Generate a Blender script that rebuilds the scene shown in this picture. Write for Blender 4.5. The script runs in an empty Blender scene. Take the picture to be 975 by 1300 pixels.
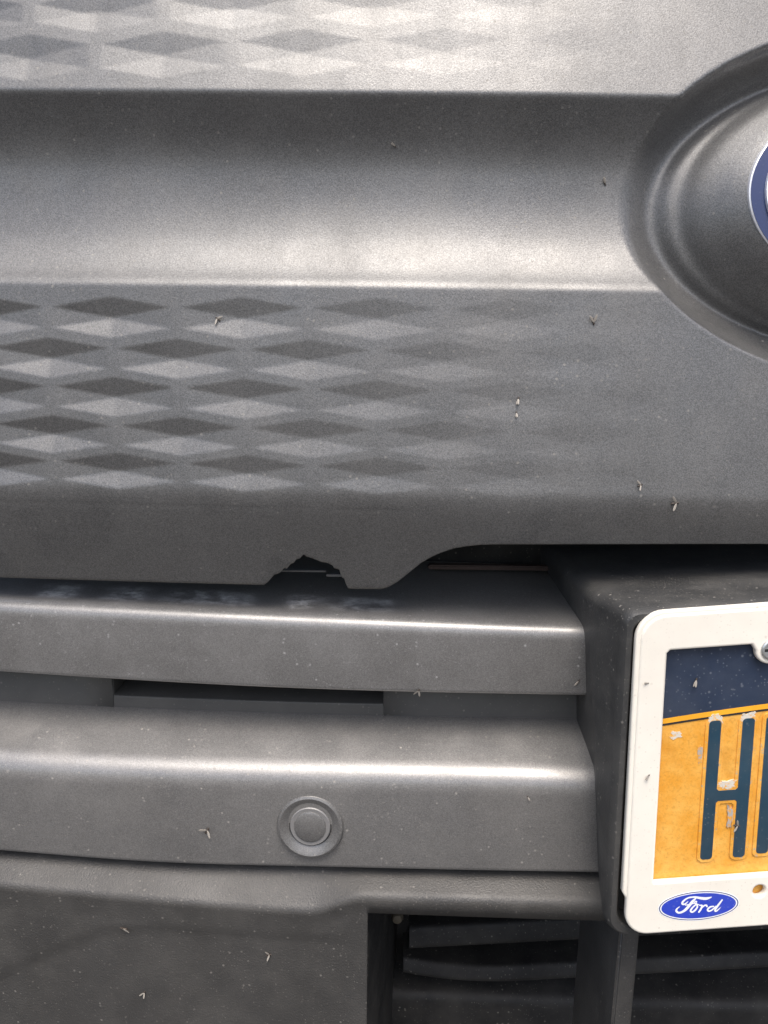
import bpy, bmesh, math, random
import numpy as np
from mathutils import Vector, Matrix
from mathutils.bvhtree import BVHTree
random.seed(7); np.random.seed(7)
S = bpy.context.scene
COL = S.collection

# ------------------------------------------------------------------ camera
cam_d = bpy.data.cameras.new('camera'); cam = bpy.data.objects.new('camera', cam_d); COL.objects.link(cam)
cam_d.sensor_fit = 'HORIZONTAL'; cam_d.sensor_width = 36.0; cam_d.lens = 36.0 * 1000 / 975
cam_d.clip_start = 0.01; cam_d.clip_end = 2000
p, r = math.radians(9), math.radians(.7)
fw = Vector((0, math.cos(p), -math.sin(p))); r0 = Vector((1, 0, 0)); u0 = Vector((0, math.sin(p), math.cos(p)))
rt = r0 * math.cos(r) + u0 * math.sin(r); up = -r0 * math.sin(r) + u0 * math.cos(r)
M4 = Matrix((rt, up, -fw)).transposed().to_4x4(); M4.translation = (0, -.365, .8)
cam.matrix_world = M4
S.camera = cam

# ------------------------------------------------------------------ sky, sun, exposure
SUN_EL, SUN_AZ = math.radians(66), math.radians(-4)     # azimuth measured from the camera side (-Y), negative = to the left
w = bpy.data.worlds.new('World'); S.world = w; w.use_nodes = True
wn = w.node_tree; bg = wn.nodes['Background']
sky = wn.nodes.new('ShaderNodeTexSky'); sky.sky_type = 'NISHITA'; sky.sun_disc = False
sky.sun_elevation = SUN_EL; sky.sun_rotation = math.pi - SUN_AZ * -1
sky.air_density = 1.0; sky.dust_density = 5.0; sky.ozone_density = 1.0
wn.links.new(sky.outputs[0], bg.inputs[0]); bg.inputs[1].default_value = .15
sd = bpy.data.lights.new('sun', 'SUN'); sd.energy = 1.5; sd.angle = math.radians(40); sd.color = (1, .985, .96)
sun = bpy.data.objects.new('sun', sd); COL.objects.link(sun)
sdir = Vector((math.sin(SUN_AZ) * math.cos(SUN_EL), -math.cos(SUN_AZ) * math.cos(SUN_EL), math.sin(SUN_EL)))
sun.rotation_euler = sdir.to_track_quat('Z', 'Y').to_euler(); sun.location = (-1, -2, 4)
vs = S.view_settings; vs.view_transform = 'Standard'; vs.look = 'None'; vs.gamma = 1; vs.use_curve_mapping = False
vs.exposure = 0.82

# ------------------------------------------------------------------ materials
def nd(nt, t, **kw):
    n = nt.nodes.new(t)
    for k, v in kw.items():
        if k in n.inputs.keys(): n.inputs[k].default_value = v
        else: setattr(n, k, v)
    return n
def ramp(nt, src, a, b, ca=0., cb=1.):
    m = nd(nt, 'ShaderNodeMapRange'); m.inputs[1].default_value = a; m.inputs[2].default_value = b
    m.inputs[3].default_value = ca; m.inputs[4].default_value = cb; nt.links.new(src, m.inputs[0]); return m.outputs[0]
def mul(nt, a, b, op='MULTIPLY'):
    m = nd(nt, 'ShaderNodeMath', operation=op)
    for i, s in enumerate((a, b)):
        if isinstance(s, (int, float)): m.inputs[i].default_value = s
        else: nt.links.new(s, m.inputs[i])
    return m.outputs[0]
def mix(nt, f, a, b):
    m = nd(nt, 'ShaderNodeMix', data_type='RGBA')
    for s, i in ((f, 0), (a, 6), (b, 7)):
        if isinstance(s, (int, float)): m.inputs[i].default_value = s
        elif isinstance(s, tuple): m.inputs[i].default_value = s + (1,) if len(s) == 3 else s
        else: nt.links.new(s, m.inputs[i])
    return m.outputs[2]
def noise(nt, co, scale, detail=3, rough=.5, sx=None):
    n = nd(nt, 'ShaderNodeTexNoise', Scale=scale, Detail=detail, Roughness=rough)
    if sx:
        mp = nd(nt, 'ShaderNodeMapping'); mp.inputs['Scale'].default_value = sx; nt.links.new(co, mp.inputs[0]); co = mp.outputs[0]
    nt.links.new(co, n.inputs['Vector']); return n.outputs[0]
def specks(nt, co, scale, size, keep):
    """sparse round specks: one in every few voronoi cells"""
    v = nd(nt, 'ShaderNodeTexVoronoi', Scale=scale); nt.links.new(co, v.inputs['Vector'])
    d = ramp(nt, v.outputs['Distance'], size * .6, size, 1, 0)
    sp = nd(nt, 'ShaderNodeSeparateColor'); nt.links.new(v.outputs['Color'], sp.inputs[0])
    k = mul(nt, sp.outputs[0], keep, 'LESS_THAN')
    return mul(nt, mul(nt, d, k), sp.outputs[1])
def surface(name, base, metallic=0., rough=.5, grain=900, grain_str=.12, dust=.5, vary=.1, spec=.5, coat=0., stain=None,
            flake=0., dustcol=(.42, .39, .34)):
    m = bpy.data.materials.new(name); m.use_nodes = True; nt = m.node_tree; P = nt.nodes['Principled BSDF']
    co = nd(nt, 'ShaderNodeTexCoord').outputs['Object']
    n1 = noise(nt, co, 14, 4); n2 = noise(nt, co, 90, 3)
    v = mul(nt, ramp(nt, n1, .3, .7, 1 - vary, 1 + vary), ramp(nt, n2, .3, .7, 1 - vary * .5, 1 + vary * .5))
    if flake:
        wn_ = nd(nt, 'ShaderNodeTexVoronoi', Scale=2600.); nt.links.new(co, wn_.inputs['Vector'])
        sp = nd(nt, 'ShaderNodeSeparateColor'); nt.links.new(wn_.outputs['Color'], sp.inputs[0])
        v = mul(nt, v, ramp(nt, sp.outputs[0], 0, 1, 1 - flake, 1 + flake))
    cb = nd(nt, 'ShaderNodeCombineColor')
    for i in range(3): nt.links.new(mul(nt, v, base[i]), cb.inputs[i])
    colr = cb.outputs[0]; met = metallic; rg = None
    if dust:
        film = mul(nt, ramp(nt, noise(nt, co, 30, 6, .65), .42, .75), .16 * dust)
        s = mul(nt, mul(nt, specks(nt, co, 260, .22, .30), .75 * dust), mul(nt, specks(nt, co, 90, .08, .10), .8 * dust), 'MAXIMUM')
        s = mul(nt, s, mul(nt, specks(nt, co, 620, .30, .35), .5 * dust), 'MAXIMUM')
        f = mul(nt, film, s, 'MAXIMUM')
        if stain: f = mul(nt, f, stain(nt, co), 'MAXIMUM')
        colr = mix(nt, f, colr, dustcol)
        nt.links.new(ramp(nt, f, 0, 1, metallic, 0), P.inputs['Metallic'])
        wet = ramp(nt, noise(nt, co, 10, 5, .6, (3, 3, .8)), .3, .7, .86, 1.16)
        nt.links.new(mul(nt, ramp(nt, f, 0, .6, rough, .85), wet), P.inputs['Roughness'])
    else:
        P.inputs['Metallic'].default_value = metallic
        nt.links.new(ramp(nt, n1, .3, .7, rough * .9, rough * 1.1), P.inputs['Roughness'])
    nt.links.new(colr, P.inputs['Base Color'])
    P.inputs['Specular IOR Level'].default_value = spec
    P.inputs['Coat Weight'].default_value = coat; P.inputs['Coat Roughness'].default_value = .12
    if grain_str:
        b = nd(nt, 'ShaderNodeBump', Strength=grain_str, Distance=.0004)
        nt.links.new(noise(nt, co, grain, 2), b.inputs['Height']); nt.links.new(b.outputs[0], P.inputs['Normal'])
    return m

def scuff(nt, co):
    """pale rubbed smudges in a row along the top of the upper bumper bar"""
    s = nd(nt, 'ShaderNodeSeparateXYZ'); nt.links.new(co, s.inputs[0])
    x = mul(nt, s.outputs[0], -.285, 'ADD')
    d = mul(nt, mul(nt, s.outputs[1], .064, 'SUBTRACT'), mul(nt, mul(nt, x, x), .09), 'SUBTRACT')
    band = mul(nt, ramp(nt, d, .007, .013), ramp(nt, d, .027, .034, 1, 0))
    b1 = ramp(nt, noise(nt, co, 24, 1, .4, (1, 0, 0)), .43, .53)
    b2 = ramp(nt, noise(nt, co, 170, 6, .78, (.7, .9, 1)), .41, .64)
    left = ramp(nt, s.outputs[0], .0, .02, 1, 0)
    return mul(nt, mul(nt, mul(nt, band, b1), mul(nt, b2, left)), .8)
def lip_grime(nt, co):
    """cloudy road film on the lower strip of the grille"""
    s = nd(nt, 'ShaderNodeSeparateXYZ'); nt.links.new(co, s.inputs[0])
    z = mul(nt, s.outputs[2], mul(nt, noise(nt, co, 45, 3), .03), 'ADD')
    return mul(nt, mul(nt, ramp(nt, z, .757, .748), ramp(nt, noise(nt, co, 22, 2), .44, .5)), .045)

M = {}
M['grille'] = surface('grille_textured_grey', (.148, .147, .144), .60, .43, 1100, .20, .42, .06, .4, flake=.3, stain=lip_grime)
M['bar'] = surface('bumper_metallic_grey', (.215, .210, .202), .5, .38, 1300, .10, .55, .06, .5, .15, flake=.22, stain=scuff, dustcol=(.58, .57, .55))
M['bar2'] = surface('bumper_metallic_grey_low', (.215, .210, .202), .5, .38, 1300, .10, .7, .06, .5, .15, flake=.22)
M['valance'] = surface('dark_textured_plastic', (.050, .048, .045), .1, .5, 1000, .7, .4, .08, .5)
M['black'] = surface('black_plastic', (.038, .038, .037), 0, .5, 900, .4, .6, .1, .45)
M['recess'] = surface('smooth_grey_plastic', (.10, .098, .094), .15, .55, 900, .1, .35, .06, .3)
M['inner'] = surface('inner_black_plastic', (.014, .014, .014), 0, .6, 300, .1, .4, .15, .35)
M['rust'] = surface('red_brown_primer', (.06, .036, .03), .2, .5, 300, .1, .3)
M['ledge'] = surface('grey_inner_steel', (.16, .16, .16), .3, .45, 300, .1, .2)
M['white'] = surface('cream_white_plastic', (.78, .735, .64), 0, .4, 200, .06, .5, .04, .5, dustcol=(.32, .27, .2))
M['sensor'] = surface('sensor_grey', (.175, .172, .167), .55, .36, 1300, .10, .5, .05, .5, .2, flake=.25)
M['sensor_light'] = surface('sensor_ring_grey', (.22, .215, .21), .3, .45, 1300, .1, .3, .05)
M['gap'] = surface('rubber_black', (.012, .012, .012), 0, .7, 400, .2, .2)
M['badge_blue'] = surface('badge_deep_blue', (.012, .024, .095), .2, .22, 300, .02, .12, .05, .5, .7)
M['badge_silver'] = surface('badge_silver', (.86, .86, .88), .35, .3, 300, .0, .0, .02)
M['sticker_blue'] = surface('sticker_royal_blue', (.02, .05, .45), 0, .35, 300, .02, .45, .05, dustcol=(.6, .6, .65))
M['sticker_navy'] = surface('sticker_navy_line', (.03, .045, .16), 0, .4, 300, 0, 0)
M['sticker_white'] = surface('sticker_white', (.85, .85, .84), 0, .35, 300, 0, 0)
M['navy'] = surface('plate_navy_print', (.015, .026, .052), 0, .45, 300, .05, .35, .15, dustcol=(.45, .47, .5))
M['gold'] = surface('plate_gold_line', (.78, .36, .02), 0, .45, 300, .05, 0)
M['letter'] = surface('plate_letter_ink', (.012, .04, .065), 0, .42, 300, .1, .4, .15)
M['chip'] = surface('bare_plate_metal', (.36, .35, .32), .4, .5, 700, .5, .6, .3)
M['chip_white'] = surface('chalky_primer', (.55, .5, .42), 0, .8, 700, .8, .5, .2, dustcol=(.3, .25, .18))
M['steel'] = surface('zinc_screw', (.55, .56, .55), .9, .35, 500, .2, .2)
M['bug'] = surface('insect_body', (.05, .035, .025), 0, .5, 2000, .2, 0)
M['wing'] = surface('insect_wing', (.27, .245, .21), 0, .5, 2000, .2, 0)
M['brass'] = surface('corroded_fastener', (.10, .085, .06), .3, .6, 800, .3, .3)
M['asphalt'] = surface('asphalt', (.07, .065, .058), 0, .85, 60, .5, 0, .2)
# orange reflective sheet: mottled, browned and flaking
def orange():
    m = bpy.data.materials.new('plate_orange_sheet'); m.use_nodes = True; nt = m.node_tree; P = nt.nodes['Principled BSDF']
    co = nd(nt, 'ShaderNodeTexCoord').outputs['Object']
    c = mix(nt, ramp(nt, noise(nt, co, 70, 5, .65), .35, .65), (.70, .31, .03), (.80, .43, .09))
    c = mix(nt, mul(nt, ramp(nt, noise(nt, co, 700, 3, .6), .5, .7), .45), c, (.46, .22, .03))
    c = mix(nt, mul(nt, ramp(nt, noise(nt, co, 38, 4, .6), .52, .7), .55), c, (.50, .21, .02))
    s = nd(nt, 'ShaderNodeSeparateXYZ'); nt.links.new(co, s.inputs[0])
    zz = mul(nt, s.outputs[2], mul(nt, s.outputs[0], .08), 'SUBTRACT')
    peel = mul(nt, mul(nt, ramp(nt, zz, .626, .632), ramp(nt, zz, .640, .6345)), ramp(nt, noise(nt, co, 120, 4, .6), .45, .55))
    c = mix(nt, mul(nt, peel, .7), c, (.82, .58, .34))
    nt.links.new(c, P.inputs['Base Color']); P.inputs['Roughness'].default_value = .5
    b = nd(nt, 'ShaderNodeBump', Strength=.5, Distance=.0005)
    nt.links.new(noise(nt, co, 260, 5, .7), b.inputs['Height']); nt.links.new(b.outputs[0], P.inputs['Normal'])
    return m
M['orange'] = orange()
def flaked(name, metal, lo, hi):
    """bare patch with ragged remains of the orange sheet"""
    m = M['orange'].copy(); m.name = name; nt = m.node_tree; P = nt.nodes['Principled BSDF']
    src = P.inputs['Base Color'].links[0].from_socket; co = nd(nt, 'ShaderNodeTexCoord').outputs['Object']
    nt.links.new(mix(nt, ramp(nt, noise(nt, co, 420, 5, .7), lo, hi), src, metal), P.inputs['Base Color']); return m
M['chip_white'] = flaked('chalky_primer_flaking', (.60, .56, .48), .40, .50)
M['chip'] = flaked('bare_metal_flaking', (.36, .35, .33), .42, .52)
M['emboss'] = flaked('orange_rubbed_edge', (.40, .34, .25), .58, .66)

# ------------------------------------------------------------------ helpers
def link(name, me, mat, parent=None, smooth=True, label=None, category=None, group=None, kind=None):
    o = bpy.data.objects.new(name, me); COL.objects.link(o)
    if mat: me.materials.append(M[mat])
    if parent: o.parent = parent
    if smooth: me.polygons.foreach_set('use_smooth', [True] * len(me.polygons))
    for k, v in (('label', label), ('category', category), ('group', group), ('kind', kind)):
        if v: o[k] = v
    return o
def curve(X): return .09 * (X - .285) ** 2
def pydata(name, V, F):
    me = bpy.data.meshes.new(name); me.from_pydata([tuple(v) for v in V], [], F); me.update(); return me
def grid(name, P, keep=None):
    """P: (rows, cols, 3) array -> quad mesh whose faces look towards -Y when rows run downwards and cols to +X"""
    R, C = P.shape[:2]; F = []
    for i in range(R - 1):
        for j in range(C - 1):
            if keep is None or keep(i, j):
                a = i * C + j; F.append((a, a + C, a + C + 1, a + 1))
    return pydata(name, P.reshape(-1, 3).tolist(), F)
def solid(o, t):
    m = o.modifiers.new('thickness', 'SOLIDIFY'); m.thickness = t; m.offset = -1
def sharp(o, ang=35):
    o.data.set_sharp_from_angle(angle=math.radians(ang))
def fillet(pts):
    """pts: [(y,z,radius,segments)] -> polyline with rounded corners"""
    out = []
    for i, (y, z, rad, n) in enumerate(pts):
        if i in (0, len(pts) - 1) or rad <= 0: out.append((y, z)); continue
        c = Vector((y, z)); a = (Vector(pts[i - 1][:2]) - c); b = (Vector(pts[i + 1][:2]) - c)
        la, lb = a.length, b.length; a.normalize(); b.normalize()
        half = a.angle(b) / 2; t = min(rad / math.tan(half), la * .48, lb * .48)
        p0, p1 = c + a * t, c + b * t
        for k in range(n + 1):
            s = k / n; q = p0 * (1 - s) ** 2 + c * 2 * s * (1 - s) + p1 * s * s; out.append((q.x, q.y))
    return out
def loft(name, Xs, prof, mat, parent, caps=False, ang=40):
    rows = []
    for X in Xs:
        rows.append([(X, y + curve(X), z) for y, z in fillet(prof(X))])
    A = np.array(rows).transpose(1, 0, 2)
    me = grid(name, A)
    if caps:
        bm = bmesh.new(); bm.from_mesh(me); n = A.shape[0]; C = A.shape[1]; bm.verts.ensure_lookup_table()
        try:
            bm.faces.new([bm.verts[i * C] for i in range(n)]); bm.faces.new([bm.verts[i * C + C - 1] for i in reversed(range(n))])
        except ValueError: pass
        bmesh.ops.recalc_face_normals(bm, faces=bm.faces); bm.to_mesh(me); bm.free()
    o = link(name, me, mat, parent); sharp(o, ang); return o
def rail(pts):
    xs = [a for a, b in pts]; zs = [b for a, b in pts]
    return lambda X: float(np.interp(X, xs, zs))
def srail(pts):
    """smoothed rail"""
    f = rail(pts); return lambda X: sum(f(X + d) for d in np.linspace(-.045, .045, 7)) / 7
def box(name, x0, x1, y0, y1, z0, z1, mat, parent, bev=.001):
    bm = bmesh.new(); bmesh.ops.create_cube(bm, size=1)
    for v in bm.verts:
        v.co = ((x0 + x1) / 2 + v.co.x * (x1 - x0), (y0 + y1) / 2 + v.co.y * (y1 - y0), (z0 + z1) / 2 + v.co.z * (z1 - z0))
    if bev: bmesh.ops.bevel(bm, geom=bm.edges[:], offset=bev, segments=2, affect='EDGES')
    me = bpy.data.meshes.new(name); bm.to_mesh(me); bm.free()
    o = link(name, me, mat, parent); sharp(o, 40); return o
def lathe(name, c, prof, mat, parent, n=64, ax=(1, 0, 0), nrm=(0, -1, 0)):
    """prof: [(radius, height along nrm)] from centre outwards"""
    nrm = Vector(nrm).normalized(); ax = Vector(ax); ay = nrm.cross(ax).normalized(); ax = ay.cross(nrm).normalized()
    V = []; F = []
    for rr, h in prof:
        for k in range(n):
            a = 2 * math.pi * k / n; V.append(Vector(c) + (ax * math.cos(a) + ay * math.sin(a)) * rr + nrm * h)
    for i in range(len(prof) - 1):
        for k in range(n):
            F.append((i * n + k, (i + 1) * n + k, (i + 1) * n + (k + 1) % n, i * n + (k + 1) % n))
    F.append(tuple(range(n)))
    me = pydata(name, V, F); bm = bmesh.new(); bm.from_mesh(me); bmesh.ops.recalc_face_normals(bm, faces=bm.faces); bm.to_mesh(me); bm.free()
    o = link(name, me, mat, parent); sharp(o, 35); return o
def tube(name, pts, rad, mat, parent, n=16, sy=1.):
    V = []; F = []
    for i, q in enumerate(pts):
        t = (Vector(pts[min(i + 1, len(pts) - 1)]) - Vector(pts[max(i - 1, 0)])).normalized()
        s = t.cross(Vector((0, 0, 1))).normalized(); u = s.cross(t)
        for k in range(n):
            a = 2 * math.pi * k / n; V.append(Vector(q) + s * math.cos(a) * rad * sy + u * math.sin(a) * rad)
    for i in range(len(pts) - 1):
        for k in range(n): F.append((i * n + k, i * n + (k + 1) % n, (i + 1) * n + (k + 1) % n, (i + 1) * n + k))
    F += [tuple(reversed(range(n))), tuple(range((len(pts) - 1) * n, len(pts) * n))]
    return link(name, pydata(name, V, F), mat, parent)

# ------------------------------------------------------------------ ground
gm = pydata('ground', [(-300, -300, 0), (300, -300, 0), (300, 300, 0), (-300, 300, 0)], [(0, 1, 2, 3)])
link('ground', gm, 'asphalt', smooth=False, label='grey asphalt ground below the van', category='ground', kind='structure')

# ------------------------------------------------------------------ the van front
van = bpy.data.objects.new('van', None); COL.objects.link(van); van.location = (.285, .5, 0); van.empty_display_size = .2
van['label'] = 'dark grey van front with diamond patterned grille and a broken lower grille edge'; van['category'] = 'van'
bpy.context.view_layer.update()
INV = van.matrix_world.inverted()

# --- grille: one moulded panel, relief built as real depth
E_C = (.281, .8965)
ELL = [(.157, .094), (.145, .0785), (.1314, .0752), (.122, .072), (.096, .056), (.0895, .050)]
def smooth01(t): t = np.clip(t, 0, 1); return t * t * (3 - 2 * t)
t_ = np.linspace(0, 1, 401)
sl = np.interp(t_, [0, .012, .03, .17, .38, .70, .88, .955, 1], [0, .4, .66, .56, .10, -.20, -.48, -.72, -.25])
pos = np.where(sl > 0, sl, 0).sum(); neg = -np.where(sl < 0, sl, 0).sum(); sl = np.where(sl < 0, sl * pos / neg, sl)
ch_d = np.concatenate([[0], np.cumsum((sl[1:] + sl[:-1]) / 2 / 400)])
def dish_level(X, Z):
    L = np.full(X.shape, -1.0); ks = [np.sqrt(((X - E_C[0]) / a) ** 2 + ((Z - E_C[1]) / b) ** 2) for a, b in ELL]
    L = np.where(ks[0] >= 1, -1., L)
    for k in range(len(ELL) - 1):
        ins = (ks[k] < 1) & (ks[k + 1] >= 1)
        L = np.where(ins, k + (1 - ks[k]) / ((1 - ks[k]) + (ks[k + 1] - 1) + 1e-9), L)
    return np.where(ks[-1] < 1, len(ELL) - 1., L), ks[0]
def diamonds(X, Z):
    """moulded dents: the surface leans back over the upper diamond and comes forward again over the lower one"""
    D = np.zeros_like(X)
    xs = np.where(X > .285, .57 - X, X)
    amp = np.clip((.17 - xs) / .365, 0, 1) ** 1.35
    soft = np.interp(xs, [-.15, .08], [.10, .55])
    def row(zd, zl, hh, x0, pitch, hw):
        u = (xs - x0) / pitch; u = (u - np.round(u)) * pitch
        full = np.clip(1 - np.abs(u) / hw, 0, 1)
        h = hh * full + 1e-6
        def cover(zc):
            q = (zc + h - Z) / (2 * h)           # 0 at the diamond's top, 1 at its bottom
            return np.clip(q, 0, 1) * 2 * h
        return (cover(zd) - cover(zl)) * (full > 0)
    i = 0
    for zd, zl, hh in ((.8408, .8298, .0054), (.8190, .8082, .0053), (.7984, .7875, .0052), (.7776, .7672, .0051), (.7580, .7482, .0049)):
        x0 = -.148 + (.841 - zd) * .035 + (.0355 if i % 2 else 0); D += row(zd, zl, hh, x0, .0712, .0325) * .34; i += 1
    i = 0
    for zd, zl, hh in ((.9781, .9651, .0062), (1.0010, .9908, .0062), (1.0258, 1.0147, .0062), (1.0495, 1.0385, .0062)):
        x0 = -.1195 + (0 if i % 2 == 0 else .0365); D += row(zd, zl, hh, x0, .0738, .0335) * .20; i += 1
    return D * amp
EDGE = [(-.46, .6925), (-.2132, .693), (-.0668, .6936), (-.0640, .6955), (-.0603, .6993), (-.0575, .7000), (-.0545, .7028), (-.0530, .7025), (-.0505, .7052), (-.0490, .7055), (-.0470, .7076), (-.0452, .7080),
        (-.0432, .7101), (-.0412, .7090), (-.0380, .7082), (-.0330, .7064), (-.0300, .7061), (-.0270, .7048), (-.0262, .7034), (-.0232, .7027), (-.0224, .6998), (-.0218, .6985), (-.0206, .6981), (-.0197, .6951), (-.0184, .6928), (-.013, .6926), (.0000, .6929),
        (.0040, .6940), (.0100, .6973), (.0165, .7025), (.0225, .7073), (.0280, .7104), (.0329, .7126), (.0400, .7150), (.0474, .7163), (.0550, .7171), (.0641, .7175),
        (.12, .7186), (.2025, .7203), (.37, .7203), (.51, .7175), (.535, .7140), (.555, .7050), (.572, .6930), (.76, .6925)]
EDGE = [(a - (.0015 if -.07 < a < .06 else 0), b - .0012 - .0052 * min(max((.7175 - b) / .024, 0), 1)) for a, b in EDGE]
bx = [a for a, b in EDGE]; bz = [b for a, b in EDGE]
Xs = np.unique(np.round(np.concatenate([np.arange(-.46, -.26, .004), np.arange(-.26, .27, .0014), np.arange(.27, .76, .004), bx]), 5))
Zf = np.linspace(1.062, .735, 420)
rowsZ = [np.full_like(Xs, z) for z in Zf]
zb = np.interp(Xs, bx, bz); z0 = rowsZ[-1]
for k in range(1, 31): rowsZ.append(z0 + (zb - z0) * k / 30)
Z = np.array(rowsZ); X = np.tile(Xs, (len(rowsZ), 1))
ZT = np.interp(X, [-.2075, -.0384, .1466], [.955, .9513, .9488]); ZB = np.interp(X, [-.21, .0, .142], [.853, .8517, .8506])
T = (ZT - Z) / (ZT - ZB)
chan = np.interp(np.clip(T, 0, 1), t_, ch_d) * (ZT - ZB)
L, e0 = dish_level(X, Z)
dz = np.interp(L, [0, .12, .5, .85, 1.0, 1.12, 1.5, 1.78, 1.92, 2.05, 2.2, 2.55, 2.85, 3.0, 3.2, 3.6, 4.0, 5.0],
               np.array([0, 5.5, 16.5, 21.5, 21.8, 24.2, 26.0, 24.5, 20.0, 18.2, 18.8, 20.2, 18.6, 14.0, 9.5, 1.5, -4.2, -5.5]) / 1000)
dz = np.where(L < 0, 0, dz)
kk = .011 * smooth01(L / .3) + .0005; hmx = np.clip(.5 + .5 * (dz - chan) / kk, 0, 1); smax = chan * (1 - hmx) + dz * hmx + kk * hmx * (1 - hmx)
smax = np.where(L < 0, chan, smax)
qv = smooth01((np.abs(Z - E_C[1]) / .05 - .55) / .4); wd = smooth01((L - .45) / .55) * (1 - qv) + smooth01((L - .02) / .30) * qv; O = smax * (1 - wd) + dz * wd
O = O + .50 * np.where(Z < .746, np.sqrt((.746 - Z) ** 2 + .011 ** 2) - .011, 0)
# hairline waviness of a pressed plastic skin
O = O + .00025 * np.sin(X * 31 + Z * 17) * np.sin(Z * 43 - X * 9)
# soften edges
def blur(A, n):
    for _ in range(n):
        B = A.copy(); B[1:-1] = (A[:-2] + 2 * A[1:-1] + A[2:]) / 4; A = B
        B = A.copy(); B[:, 1:-1] = (A[:, :-2] + 2 * A[:, 1:-1] + A[:, 2:]) / 4; A = B
    return A
nz = len(Zf); O[:nz] = np.where(L[:nz] > -.5, blur(O, 8)[:nz], blur(O, 2)[:nz])
O = O + diamonds(X, Z) + .165 * np.clip(Z - ZT, 0, None) * (1 - smooth01(L / .25))
Y = .04 + curve(X) + .09 * (Z - .70) + O
me = grid('grille', np.stack([X, Y, Z], -1))
grille = link('grille', me, 'grille', van); solid(grille, .0028)
grille['label'] = 'textured grey grille moulding with diamond dents, channel and chipped lower edge'
def g_y(x, z): return .04 + curve(x) + .09 * (z - .70)

# badge on the grille boss
def ell_disc(name, a, b, y_at, h_in, h_edge, mat, parent, a_in=0, b_in=0, n=96, rings=6):
    V = []; F = []
    for i in range(rings + 1):
        s = i / rings
        for k in range(n):
            th = 2 * math.pi * k / n
            rx = a_in + (a - a_in) * s; rz = b_in + (b - b_in) * s
            x = E_C[0] + rx * math.cos(th); z = E_C[1] + .004 + rz * math.sin(th)
            V.append((x, g_y(x, z) + y_at - (h_in + (h_edge - h_in) * s ** 3), z))
    for k in range(n):
        th = 2 * math.pi * k / n; x = E_C[0] + a * math.cos(th); z = E_C[1] + .004 + b * math.sin(th)
        V.append((x, g_y(x, z) + y_at + .004, z))
    for i in range(rings + 1):
        for k in range(n): F.append((i * n + k, i * n + (k + 1) % n, (i + 1) * n + (k + 1) % n, (i + 1) * n + k))
    if not a_in: F.append(tuple(range(n)))
    me = pydata(name, V, F); o = link(name, me, mat, parent); sharp(o, 40); return o
badge = ell_disc('badge', .0978, .0570, -.0040, .0045, .0016, 'badge_blue', van)
ell_disc('badge_rim', .0984, .0575, -.0040, .0012, .0006, 'badge_silver', badge, .0974, .0566, rings=2)
ell_disc('badge_oval', .0912, .0510, -.0047, .0046, .0036, 'badge_silver', badge, .0810, .0420, rings=2)

# hood above, closing the top of the front
loft('hood', np.linspace(-.46, .76, 30), lambda X: [(.9, 1.30, 0, 0), (.45, 1.22, .2, 6), (.15, 1.12, .04, 6), (.0912, 1.0645, 0, 0)], 'grille', van)

LX = np.concatenate([np.linspace(-.46, -.25, 12), np.linspace(-.24, .27, 52), np.linspace(.3, .76, 20)])
# --- upper bumper bar
b1t = srail([(-.46, .671), (-.2314, .6672), (-.134, .6659), (-.04, .6647), (.0523, .6634), (.118, .6622), (.76, .6622)])
b1b = srail([(-.46, .628), (-.2343, .6238), (-.1353, .6217), (-.04, .6205), (.0536, .6211), (.118, .6219), (.76, .6219)])
loft('upper_bumper_bar', LX, lambda X: [(.165, b1t(X) + .0175, 0, 0), (.061, b1t(X) + .0045, .009, 8), (.0635, b1b(X) + .004, .003, 4), (.135, b1b(X) + .006, 0, 0)], 'bar', van)
# trim strip and dark wall behind the gap
loft('inner_wall', LX[::3], lambda X: [(.17, .80, 0, 0), (.172, .60, 0, 0)], 'inner', van)
box('inner_strip', .03, .113, .150, .158, .6798, .6828, 'rust', van, .0008)
lb = box('inner_ledge', -.075, -.034, .093, .10, .6906, .6916, 'ledge', van, .0004)
box('ledge_tab', -.034, -.023, .092, .099, .6882, .6896, 'ledge', lb, .0004)
# --- recess with air slot
rb = srail([(-.46, .5995), (-.2535, .5989), (-.1779, .5984), (-.0427, .5990), (.0581, .6008), (.1277, .6017), (.76, .6017)])
rec = loft('recess_panel', np.linspace(-.46, -.1690, 14), lambda X: [(.082, .645, 0, 0), (.0885, rb(X) - .006, 0, 0), (.14, rb(X) - .008, 0, 0)], 'recess', van)
solid(rec, .003)
rec2 = loft('recess_panel', np.linspace(.0015, .76, 30), lambda X: [(.082, .645, 0, 0), (.0885, rb(X) - .006, 0, 0), (.14, rb(X) - .008, 0, 0)], 'recess', van)
solid(rec2, .003)
slot = loft('air_slot', np.linspace(-.1685, .001, 16), lambda X: [(.15, rb(X) + .011, 0, 0), (.0870, rb(X) + .0082, .001, 3), (.0882, rb(X) - .004, .001, 3), (.14, rb(X) - .006, 0, 0)], 'recess', van, caps=True)
box('slot_end', -.1708, -.1685, .0875 + curve(-.176), .165, .575, .645, 'recess', slot, 0)
box('slot_end', .001, .0035, .0880 + curve(.002), .165, .575, .645, 'recess', slot, 0)
loft('slot_shadow_wall', np.linspace(-.18, .01, 8), lambda X: [(.152, .65, 0, 0), (.152, .57, 0, 0)], 'inner', slot)
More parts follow.
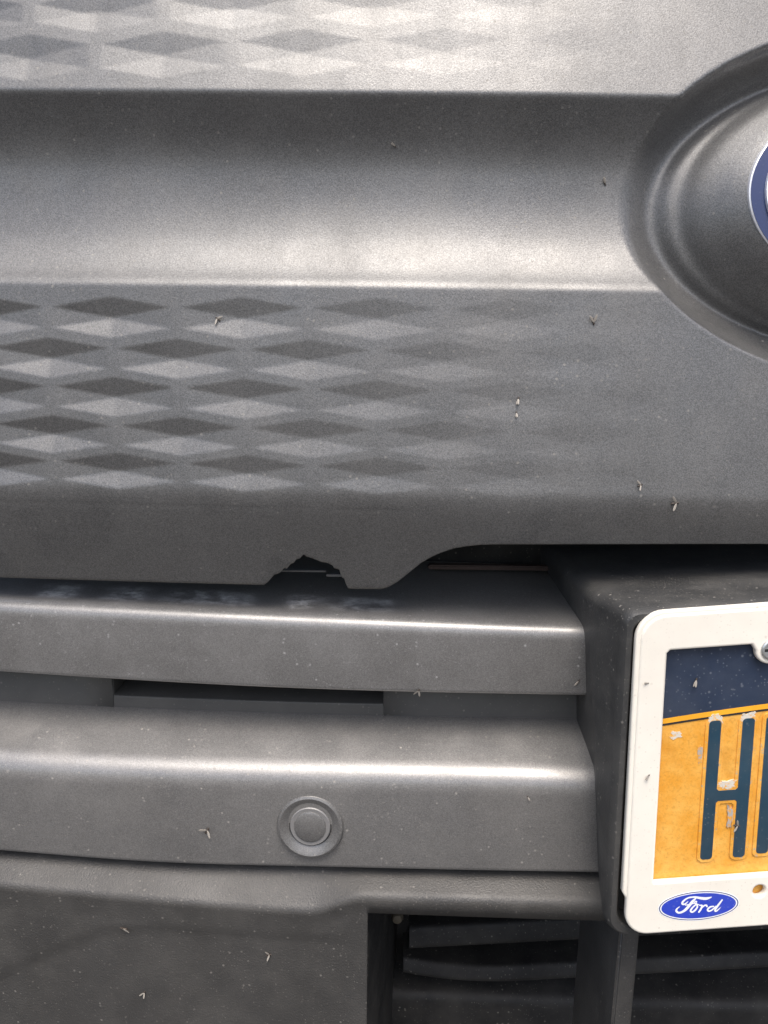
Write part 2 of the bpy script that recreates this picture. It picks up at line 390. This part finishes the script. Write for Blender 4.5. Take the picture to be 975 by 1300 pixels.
# --- lower bumper bar with sensor
b2t = srail([(-.46, .576), (-.2238, .5763), (-.129, .5766), (-.0374, .5786), (.0518, .5807), (.1178, .5805), (.76, .5805)])
b2b = srail([(-.46, .5225), (-.2275, .5216), (-.1309, .5195), (-.0375, .5228), (.0535, .5245), (.1229, .5261), (.76, .5261)])
loft('lower_bumper_bar', LX, lambda X: [(.125, rb(X) + .0035, 0, 0), (.0885, rb(X) + .0005, .004, 3), (.0665, b2t(X) + .0135, .02, 5), (.0436, b2t(X) + .0042, .019, 12), (.0465, b2b(X), .003, 4), (.10, b2b(X) + .001, 0, 0)], 'bar2', van)
sc = Vector((-.0402, .0455 + curve(-.04), .5500)); sn = Vector((-.058, -1, .02))
bez = lathe('parking_sensor', sc, [(.0122, -.004), (.0124, .0002), (.0132, .0006), (.0155, .0019), (.0175, .0026), (.0187, .0021), (.0194, .0008), (.0196, -.003)], 'sensor', van, nrm=sn)
lathe('seal', sc, [(.0112, .0004), (.0123, .0004), (.0124, -.002)], 'gap', bez, nrm=sn)
lathe('membrane_ring', sc, [(.0094, .0014), (.0112, .0016), (.0117, .0011), (.0118, -.002)], 'sensor_light', bez, nrm=sn)
lathe('membrane', sc, [(.0006, .0024), (.0080, .0024), (.0091, .0019), (.0094, .0008), (.0094, -.001)], 'sensor', bez, nrm=sn)
# --- valance: dark plastic skirt, one skin with the opening cut out
ve = srail([(-.46, .506), (-.2278, .5028), (-.131, .4995), (-.0374, .4970), (.76, .4970)])
def v_edge(X):
    s = smooth01(np.array((X + .042) / .034)); return ve(X) * (1 - float(s)) + (.5085 + .012 * X) * float(s)
VX = np.unique(np.round(np.concatenate([np.linspace(-.46, -.25, 24), np.arange(-.25, -.0066, .0024), [-.0066], np.arange(-.004, .13, .004), np.linspace(.14, .76, 30)]), 5))
dg = [(-.46, .40), (-.245, .437), (-.205, .462), (-.165, .4825), (-.13, .4880), (-.02, .4865), (.76, .4865)]
rows = []; tt = list(np.linspace(0, 1, 22)); NB = len(tt)
for q in tt + list(np.linspace(0, 1, 50)[1:]):
    rows.append([])
cut = None; PV = []
for X_ in VX:
    zt = b2b(X_) - .0026; ze = v_edge(X_); zl = ze - .0125 if X_ > -.03 else ze - .0125
    zlow = .4975 + .006 * X_
    s = float(smooth01(np.array((X_ + .042) / .034)))
    z1 = (ze - .014) * (1 - s) + zlow * s
    col_ = []
    prof = fillet([(.066, zt + .0002, 0, 0), (.0555, zt, .0012, 3), (.0365, ze + .004, .0065, 9), (.0385, z1 + .004, 0, 0)])
    n0 = len(prof)
    for k in range(1, 46):
        z = z1 + .004 + (.30 - z1) * (k / 45) ** 1.1
        col_.append((.0385 + (z1 - z) * .035, z))
    pts = prof + col_
    out = []
    for y, z in pts:
        lim = np.interp(X_, [a for a, b in dg], [b for a, b in dg])
        dent = .0013 * float(smooth01(np.array((lim - z) / .007))) * float(smooth01(np.array((-.012 - X_) / .02)))
        out.append((X_, y + curve(X_) + dent, z))
    PV.append(out)
A = np.array(PV).transpose(1, 0, 2)
jcut = int(np.where(VX >= -.00665)[0][0])
me = grid('valance', A, keep=lambda i, j: not (i >= n0 - 1 and j >= jcut))
bm = bmesh.new(); bm.from_mesh(me); bmesh.ops.delete(bm, geom=[v for v in bm.verts if not v.link_faces], context='VERTS'); bm.to_mesh(me); bm.free()
val = link('valance', me, 'valance', van); solid(val, .003)
loft('bumper_gap', LX[::2], lambda X: [(.056, b2b(X) + .004, 0, 0), (.056, b2b(X) - .012, 0, 0)], 'gap', van)
# --- lower opening
cx = curve(-.0066)
me = pydata('opening_cheek', [(-.0062, .050 + cx, .496), (-.0062, .050 + cx, .30), (.0100, .150, .30), (.0100, .150, .496), (.020, .27, .30), (.020, .27, .496)], [(0, 1, 2, 3), (3, 2, 4, 5)])
ck = link('opening_cheek', me, 'inner', van, smooth=False); solid(ck, .003)
me = pydata('cheek_gusset', [(-.004, .072, .494), (.0085, .140, .494), (.0085, .140, .452)], [(0, 1, 2)])
link('cheek_gusset', me, 'valance', ck, smooth=False)
loft('opening_floor_wall', np.linspace(-.02, .7, 12), lambda X: [(.205, .55, 0, 0), (.200, .37, .02, 5), (.150, .355, .01, 5), (.15, .28, 0, 0)], 'inner', van)
def barpts(x0, x1, z0, z1, y, n=30, hook=0):
    out = []
    for k in range(n + 1):
        s = k / n; X = x0 + (x1 - x0) * s
        out.append((X, y, z0 + (z1 - z0) * s + hook * max(0, 1 - s * 7) ** 2))
    return out
for nm, a in (('grille_bar', (.022, .60, .4065, .449, .145, 30, 0)), ('grille_bar', (.018, .60, .3735, .417, .145, 40, .012))):
    pts_ = barpts(*a); hgt = .0090 if a[0] > .02 else .0065
    sec = fillet([(.030, hgt, 0, 0), (.004, hgt, .004, 4), (.000, -hgt * .5, .003, 4), (.006, -hgt, .004, 4), (.030, -hgt, 0, 0)])
    Ab = np.array([[(q[0], q[1] + y, q[2] + z) for q in pts_] for y, z in sec])
    ob = link(nm, grid(nm, Ab), 'inner', van); sharp(ob, 50)
tube('upper_crossbar', barpts(.010, .60, .4225, .468, .165), .0055, 'inner', van, sy=1.4)
for k in range(9):                                     # lattice ribs high behind the lip
    x = .02 + k * .052
    tube('lattice_rib', [(x, .178, .432), (x + .026, .178, .468)], .0022, 'inner', van, 8)
    tube('lattice_rib', [(x + .052, .178, .432), (x + .026, .178, .468)], .0022, 'inner', van, 8)
lathe('fastener', (.0125, .128, .4395), [(.0005, .004), (.003, .0035), (.0042, .001), (.0042, -.002)], 'brass', van, 20)
# strut from the plate bracket down
bm = bmesh.new()
sv = [bm.verts.new(v) for v in ((.1345, .030, .535), (.1455, .030, .535), (.1440, .040, .30), (.1325, .040, .30), (.1335, .105, .535), (.1455, .105, .535), (.1440, .115, .30), (.1315, .115, .30))]
for f in ((0, 3, 2, 1), (4, 0, 3, 7), (1, 5, 6, 2), (5, 4, 7, 6), (0, 1, 5, 4), (3, 7, 6, 2)): bm.faces.new([sv[i] for i in f])
bmesh.ops.recalc_face_normals(bm, faces=bm.faces); bmesh.ops.bevel(bm, geom=bm.edges[:], offset=.0016, segments=3, affect='EDGES')
me = bpy.data.meshes.new('strut'); bm.to_mesh(me); bm.free(); st = link('strut', me, 'valance', van); sharp(st, 40)

# ------------------------------------------------------------------ plate bracket (part of the van)
AX = Vector((1, .012, .083)); BX = Vector((-.006, .012, 1)); NX = Vector((0, -1, 0)); PO = Vector((.1228, 0, .5270))
def L3(a, b, h=0): return PO + AX * a + BX * b + NX * h
def rrect(a0, b0, a1, b1, rs, n=8):
    pts = []
    for (cx_, cy_, sx, sy, s0, rr) in ((a0, b0, 1, 1, 180, rs[0]), (a1, b0, -1, 1, 270, rs[1]), (a1, b1, -1, -1, 0, rs[2]), (a0, b1, 1, -1, 90, rs[3])):
        for k in range(n + 1):
            th = math.radians(s0 + 90 * k / n); pts.append((cx_ + sx * rr + rr * math.cos(th), cy_ + sy * rr + rr * math.sin(th)))
    return pts
def rings(name, rr, mat, parent, cap=True, ang=30):
    V = []; F = []; n = len(rr[0][0])
    for pts, y in rr:
        V += [Vector((PO.x + AX.x * a + BX.x * b, y + AX.y * a, PO.z + AX.z * a + BX.z * b)) for a, b in pts]
    for i in range(len(rr) - 1):
        for k in range(n): F.append((i * n + k, i * n + (k + 1) % n, (i + 1) * n + (k + 1) % n, (i + 1) * n + k))
    if cap: F.append(tuple(range((len(rr) - 1) * n, len(rr) * n)))
    me = pydata(name, V, F); bm = bmesh.new(); bm.from_mesh(me); bmesh.ops.recalc_face_normals(bm, faces=bm.faces); bm.to_mesh(me); bm.free()
    o = link(name, me, mat, parent); sharp(o, ang); return o
def rskew(g, rad): return [((a + .0068 - .08 * (b - .01)) if a < .15 else a, b) for a, b in rset(g, rad)]
def rset(g, rad): return rrect(-.004 - g, -.008 - g, .316 + g, .1665 + g, [rad + .004, rad + .004, rad, rad])
rings('plate_bracket', [(rskew(.004, .010), .20), (rskew(0, .008), .055), (rset(.001, .007), .012), (rset(-.0005, .006), .0068), (rset(-.0014, .006), .0056), (rset(-.0038, .006), .0054), (rset(-.0046, .006), .0062), (rset(-.0060, .006), .016)], 'black', van)

# ------------------------------------------------------------------ licence plate, frame, sticker
def flat(name, loops, h0, h1, mat, parent, bev=0., seg=2, **kw):
    """outlines in plate coordinates (first is the outer edge, rest are holes) -> solid piece between heights h0 and h1"""
    cu = bpy.data.curves.new('outline', 'CURVE'); cu.dimensions = '2D'; cu.fill_mode = 'BOTH'
    cu.extrude = max((h1 - h0) / 2 - bev, 1e-6); cu.bevel_depth = bev; cu.bevel_resolution = seg; cu.offset = -bev
    for lp in loops:
        sp = cu.splines.new('POLY'); sp.points.add(len(lp) - 1); sp.use_cyclic_u = True
        for q, (a, b) in zip(sp.points, lp): q.co = (a, b, 0, 1)
    t = bpy.data.objects.new('outline', cu); COL.objects.link(t); dg_ = bpy.context.evaluated_depsgraph_get()
    me = bpy.data.meshes.new_from_object(t.evaluated_get(dg_)); bpy.data.objects.remove(t); bpy.data.curves.remove(cu)
    me.name = name; me.materials.clear(); mid = (h0 + h1) / 2
    for v in me.vertices: v.co = L3(v.co.x, v.co.y, mid + v.co.z)
    o = link(name, me, mat, parent, **kw); sharp(o, 35); return o
def arc(c, rad, d0, d1, n=14): return [(c[0] + rad * math.cos(math.radians(d0 + (d1 - d0) * k / n)), c[1] + rad * math.sin(math.radians(d0 + (d1 - d0) * k / n))) for k in range(n + 1)]

plate = flat('licence_plate', [rrect(.004, .006, .308, .158, [.008] * 4)], -.0062, -.0044, 'orange', None, .0003,
             label='weathered orange licence plate with navy top band and raised dark H', category='licence plate')
def wob(X): return .1165 + .00 * X
def stripe_b(a): return .1076 + .1 * (a - .017) - .18 * (a - .017) ** 2 - .00     # lower edge of the navy band, bowing upwards
aa = np.linspace(.005, .307, 50)
def sb(a): d = (a - .156) / .139; return .1172 - .0068 * d * d - 0
flat('header_band', [[(a, sb(a)) for a in aa] + [(.307, .157), (.005, .157)]], -.0044, -.00415, 'navy', plate)
flat('gold_stripe', [[(a, sb(a) - .0026) for a in aa] + [(a, sb(a) + .00003) for a in reversed(aa)]], -.0044, -.00410, 'gold', plate)
flat('black_line', [[(a, sb(a) - .0037) for a in aa] + [(a, sb(a) - .0024) for a in reversed(aa)]], -.0044, -.00415, 'gap', plate)
# raised letters: an H, and the stem of the letter after it
def H_outline(g, a0=.0408, b0=.0333, wd=.0227, ht=.0745, st=.0061, bar=.0315, bt=.0056):
    rr = .0018 + g; pts = []
    a1, b1 = a0 + wd, b0 + ht
    def rc(x, y, d0): return [(x + rr * math.cos(math.radians(d0 + 90 * k / 5)), y + rr * math.sin(math.radians(d0 + 90 * k / 5))) for k in range(6)]
    i0 = a0 + st + g; i1 = a1 - st - g; c0 = b0 + bar - g; c1 = b0 + bar + bt + g
    pts += rc(a0 - g + rr, b0 - g + rr, 180) + rc(i0 - rr, b0 - g + rr, 270)
    pts += [(i0, c0 - .001), (i0 + .001, c0), (i1 - .001, c0), (i1, c0 - .001)]
    pts += rc(i1 + rr, b0 - g + rr, 180) + rc(a1 + g - rr, b0 - g + rr, 270) + rc(a1 + g - rr, b1 + g - rr, 0) + rc(i1 + rr, b1 + g - rr, 90)
    pts += [(i1, c1 + .001), (i1 - .001, c1), (i0 + .001, c1), (i0, c1 + .001)]
    pts += rc(i0 - rr, b1 + g - rr, 0) + rc(a0 - g + rr, b1 + g - rr, 90)
    return pts
emb = flat('letter_emboss', [H_outline(.0017)], -.0046, -.0038, 'emboss', plate, .0003, 3)
flat('letter', [H_outline(0)], -.0039, -.00365, 'letter', emb, .0001)
s2 = .0692
emb2 = flat('letter_emboss', [rrect(s2 - .0019, .0326, s2 + .0080, .1099, [.003] * 4)], -.0046, -.0038, 'emboss', plate, .0003, 3)
flat('letter', [rrect(s2, .0345, s2 + .0061, .108, [.0018] * 4)], -.0039, -.00365, 'letter', emb2, .0001)
def blob(c, ra, rb_, seed, n=44):
    rnd = random.Random(seed); out = []
    for k in range(n):
        th = 2 * math.pi * k / n; q = 1 + rnd.uniform(-.2, .2) + .15 * math.sin(3 * th + seed) + .1 * math.sin(5 * th + 2 * seed)
        ex = abs(math.cos(th)) ** .6 * (1 if math.cos(th) > 0 else -1); ey = abs(math.sin(th)) ** .6 * (1 if math.sin(th) > 0 else -1)
        out.append((c[0] + ra * q * ex, c[1] + rb_ * q * ey))
    return out
chips = [((.0438, .1082), .0035, .0023, 'chip_white'), ((.0605, .1083), .0036, .0022, 'chip_white'), ((.0520, .0735), .0042, .0020, 'chip_white'),
         ((.0375, .0905), .0011, .0042, 'chip'), ((.0545, .0560), .0014, .0060, 'chip'), ((.0245, .1015), .0026, .0019, 'chip_white')]
for k, (c, ra, rb_, mt) in enumerate(chips):
    top = -.00375 if k in (0, 1, 2, 4) else -.00425
    flat('paint_chip', [blob(c, ra, rb_, k + 3)], -.0046, top + .00001 * k, mt, plate)

# frame
def frame_outline(g=0):
    full = rrect(.0032 + g, -.0038 + g, .312 - g, .165 - g, [.012, .012, .012, .012])
    out = []
    for a, b in full:
        out.append((a, b))
    return out
inner = [(.0170, .0265)] + [(.295, .0265)] + [(.295, .1475)] + list(reversed([])) 
tab = lambda ca: arc((ca, .1440), .0075, 0, -180, 16)
inner = [(.0165, .0254), (.0172, .0247), (.2943, .0247), (.295, .0254), (.295, .1458), (.294, .1470)] + [(.2545, .1470)] + tab(.245) + [(.2355, .1470), (.0765, .1470)] + tab(.067) + [(.0575, .1470), (.0180, .1470), (.0165, .1456)]
hole = lambda ca: list(reversed(arc((ca, .0160), .0031, 0, 342, 20)))
frame = flat('plate_frame', [frame_outline(), inner, hole(.0708), hole(.2412)], -.0042, -.0002, 'white', None, .0012, 3,
             label='cream white plastic plate frame with blue oval sticker around the orange plate', category='plate frame')
# raised outer flange step along the left and top, ending low on the left side
fl = [(.0010, .0205), (.0038, .0150), (.0058, .0150), (.0058, .1500)] + arc((.0158, .1520), .0100, 180, 90, 8) + [(.300, .1620), (.300, .1668)] + arc((.0144, .1534), .0134, 90, 180, 10) + [(.0010, .150)]
flat('flange', [fl], -.0048, -.0010, 'white', frame, .0009, 2)
def disc(c, rad, n=40): return arc(c, rad, 0, 360 - 360 / n, n - 1)
scr = flat('screw', [disc((.067, .1440), .0052)], -.0022, .0010, 'steel', frame, .0010, 3)
flat('screw_slot', [rrect(.0632, .1433, .0708, .1447, [.0002] * 4)], .0009, .00105, 'gap', scr)
scr2 = flat('screw', [disc((.245, .1440), .0052)], -.0022, .0010, 'steel', frame, .0010, 3)
# oval sticker with script lettering
OC = (.0402, .0104)
def oval(a, b, n=72): return [(OC[0] + a * math.cos(2 * math.pi * k / n), OC[1] + b * math.sin(2 * math.pi * k / n)) for k in range(n)]
stk = flat('oval_sticker', [oval(.0207, .0083)], -.0004, -.00012, 'sticker_white', frame)
flat('navy_line', [oval(.0202, .0079), list(reversed(oval(.0197, .0075)))], -.0003, -.00006, 'sticker_navy', stk)
flat('blue_field', [oval(.0190, .0069)], -.0003, -.00006, 'sticker_blue', stk)
def zl(x, y): return (OC[0] + (x - 490) * .0000442, OC[1] + .0003 - (y - 203 + .076 * (x - 490)) * .0000445)
def cr(pts, per=6):
    out = []
    P_ = [pts[0]] + list(pts) + [pts[-1]]
    for i in range(1, len(P_) - 2):
        p0, p1, p2, p3 = [np.array(q, float) for q in P_[i - 1:i + 3]]
        for k in range(per):
            t = k / per; out.append(.5 * (2 * p1 + (p2 - p0) * t + (2 * p0 - 5 * p1 + 4 * p2 - p3) * t * t + (3 * p1 - p0 - 3 * p2 + p3) * t ** 3))
    out.append(np.array(pts[-1], float)); return out
def stroke(pts, h):
    c = cr(pts); Lr = []; V = []; F = []
    for i, q in enumerate(c):
        a = c[min(i + 1, len(c) - 1)][:2] - c[max(i - 1, 0)][:2]; a = a / (np.linalg.norm(a) + 1e-9); nn = np.array((-a[1], a[0]))
        wv = q[2]
        for s in (1, -1): e = q[:2] + nn * wv * s; V.append(L3(*zl(*e), h))
    for i in range(len(c) - 1): F.append((2 * i, 2 * i + 2, 2 * i + 3, 2 * i + 1))
    for q in (c[0], c[-1]):                                  # round ends
        n0_ = len(V)
        for k in range(12):
            th = 2 * math.pi * k / 12; V.append(L3(*zl(q[0] + q[2] * math.cos(th), q[1] + q[2] * math.sin(th)), h + 2e-6))
        F.append(tuple(range(n0_, n0_ + 12)))
    return V, F
LET = [[[(365, 110, 8), (430, 100, 11), (500, 113, 15), (560, 119, 17), (600, 112, 13), (630, 100, 5)],
        [(430, 101, 9), (380, 104, 9), (330, 130, 10), (300, 165, 12), (303, 188, 11), (332, 186, 9), (362, 155, 4)],
        [(450, 115, 8), (415, 155, 16), (378, 210, 17), (340, 258, 16), (300, 287, 13), (260, 295, 12), (236, 275, 12), (238, 250, 9), (268, 220, 4)],
        [(335, 202, 5), (390, 190, 8), (445, 172, 6)]],
       [[(462, 190, 8), (425, 225, 10), (400, 268, 11), (418, 288, 10), (450, 265, 11), (474, 226, 10), (466, 192, 8), (440, 178, 5), (446, 152, 6), (464, 158, 6), (458, 178, 5), (500, 200, 5)]],
       [[(500, 202, 6), (528, 206, 10), (518, 248, 11), (497, 287, 10)], [(518, 246, 6), (552, 208, 9), (578, 202, 10), (586, 220, 8)]],
       [[(662, 216, 8), (622, 224, 10), (596, 256, 11), (612, 276, 10), (650, 258, 9), (690, 214, 8)], [(755, 136, 9), (718, 196, 12), (684, 256, 12), (696, 276, 9), (742, 232, 4)]]]
z_ = 0
for ltr in LET:
    V = []; F = []
    for s in ltr:
        v, f = stroke(s, -.00004 + z_ * 6e-6); z_ += 1; n0_ = len(V); V += v; F += [tuple(i + n0_ for i in q) for q in f]
    me = pydata('script_letter', V, F); bm = bmesh.new(); bm.from_mesh(me)
    for f in bm.faces:
        f.normal_update()
        if f.normal.y > 0: f.normal_flip()
    bm.to_mesh(me); bm.free(); link('script_letter', me, 'sticker_white', stk, smooth=False)

# parts keep their world place under the van's empty
for o in list(van.children): o.matrix_parent_inverse = INV

# ------------------------------------------------------------------ dead insects stuck to the front
bpy.context.view_layer.update()
deps = bpy.context.evaluated_depsgraph_get()
trees = []
for o in list(COL.objects):
    if o.type == 'MESH' and o.name != 'ground':
        trees.append((BVHTree.FromObject(o, deps), o.matrix_world.copy()))
def drop(x, z):
    best = None
    for t, mw in trees:
        q = t.ray_cast(mw.inverted() @ Vector((x, -.3, z)), mw.inverted().to_3x3() @ Vector((0, 1, 0)))
        if q[0] is not None:
            P_ = mw @ q[0]
            if best is None or P_.y < best[0].y: best = (P_, (mw.to_3x3() @ q[1]).normalized())
    if best[1].y > 0: best = (best[0], -best[1])
    return best
def ellipsoid(bm, c, d, nrm, l, wd, ht, seg=10):
    d = Vector(d).normalized(); s = nrm.cross(d)
    mt = Matrix((d * l, s * wd, nrm * ht)).transposed().to_4x4(); mt.translation = c
    bmesh.ops.create_uvsphere(bm, u_segments=seg, v_segments=6, radius=1, matrix=mt)
def insect(x, z, ang, size, label, kind='spread'):
    P_, n = drop(x, z)
    t1 = Vector((1, 0, 0)); t1 = (t1 - n * t1.dot(n)).normalized(); t2 = n.cross(t1)
    if t2.z < 0: t2 = -t2
    def dirn(a): return t1 * math.cos(math.radians(a)) + t2 * math.sin(math.radians(a))
    size *= .72; bm = bmesh.new(); d = dirn(ang); c = P_ + n * size * .10
    ellipsoid(bm, c, d, n, size * .30, size * .075, size * .085); ellipsoid(bm, c + d * size * .30, d, n, size * .11, size * .09, size * .10)
    ellipsoid(bm, c + d * size * .44, d, n, size * .06, size * .06, size * .06)
    me = bpy.data.meshes.new('insect'); bm.to_mesh(me); bm.free()
    o = link('dead_insect', me, 'bug', None, label=label, category='insect', group='dead insects on the van front')
    spread = {'spread': (150, 210), 'closed': (172, 188), 'wide': (115, 235), 'single': (165,)}[kind]
    for k, a in enumerate(spread):
        wd_ = dirn(ang + a); bm = bmesh.new(); tilt = (wd_ + n * (.25 + .15 * k)).normalized(); nn = tilt.cross(n.cross(tilt)).normalized()
        ellipsoid(bm, c + d * size * .22 + tilt * size * .42 + n * size * .06, tilt, nn, size * .42, size * .12, size * .012, 12)
        me = bpy.data.meshes.new('wing'); bm.to_mesh(me); bm.free(); link('wing', me, 'wing', o)
    bm = bmesh.new()
    for s in (-1, 1):
        for q in (-.1, .08, .24):
            a = c + d * size * q; b = a + (dirn(ang + 90 * s) * .22 + d * (q - .08) * .8) * size - n * size * .05
            dd = (b - a); ellipsoid(bm, (a + b) / 2, dd, (n - dd.normalized() * n.dot(dd.normalized())).normalized(), dd.length / 2, size * .012, size * .012, 6)
    me = bpy.data.meshes.new('legs'); bm.to_mesh(me); bm.free(); link('legs', me, 'bug', o)
BUGS = [(-.0895, .8345, 140, .0062, 'pale dead gnat on a light diamond dent of the grille', 'wide'),
        (.1075, .8355, -80, .0072, 'dead gnat with raised wings on the plain grille below the channel corner', 'spread'),
        (.0697, .7940, 80, .0058, 'loose pale insect wing pair, upper of two close together on the grille', 'closed'),
        (.0690, .7868, 95, .0046, 'small dead gnat just beneath another on the grille', 'closed'),
        (.1340, .7505, 20, .0058, 'dead gnat with V shaped wings low on the grille', 'wide'),
        (.1525, .7415, 10, .0080, 'large dead gnat with splayed wings near the lower grille edge', 'wide'),
        (.0030, .9275, -40, .0046, 'tiny dark gnat in the shaded part of the grille channel', 'closed'),
        (.1155, .9095, -70, .0055, 'dark gnat in the grille channel beside the emblem dish', 'closed'),
        (.0210, .6265, 70, .0068, 'dark dead gnat hanging at the lower edge of the upper bumper bar', 'spread'),
        (.1120, .6345, 60, .0062, 'thin dead gnat on the upper bumper bar by the plate bracket', 'single'),
        (.0830, .5730, 120, .0040, 'tiny dark gnat on the rounded edge of the lower bumper bar', 'closed'),
        (-.1010, .5435, 60, .0085, 'pale mayfly like insect left of the parking sensor', 'wide'),
        (-.1500, .4825, 170, .0080, 'tan dead gnat on the dark skirt under the curved crease', 'closed'),
        (-.0650, .4700, 15, .0062, 'pale dead gnat on the flat dark skirt near the opening', 'wide'),
        (-.1410, .4380, 60, .0058, 'curled dead gnat low on the dark skirt', 'spread'),
        (.1545, .6585, 70, .0062, 'brown dead gnat on the navy band of the plate', 'closed'),
        (.1800, .5830, -10, .0066, 'dead gnat on the right stem of the raised H', 'wide'),
        (.1290, .6590, 0, .0036, 'dark gnat high on the left side of the white plate frame', 'closed'),
        (.1325, .6105, 50, .0045, 'dark gnat beside the orange field on the white plate frame', 'closed')]
for b in BUGS: insect(*b)
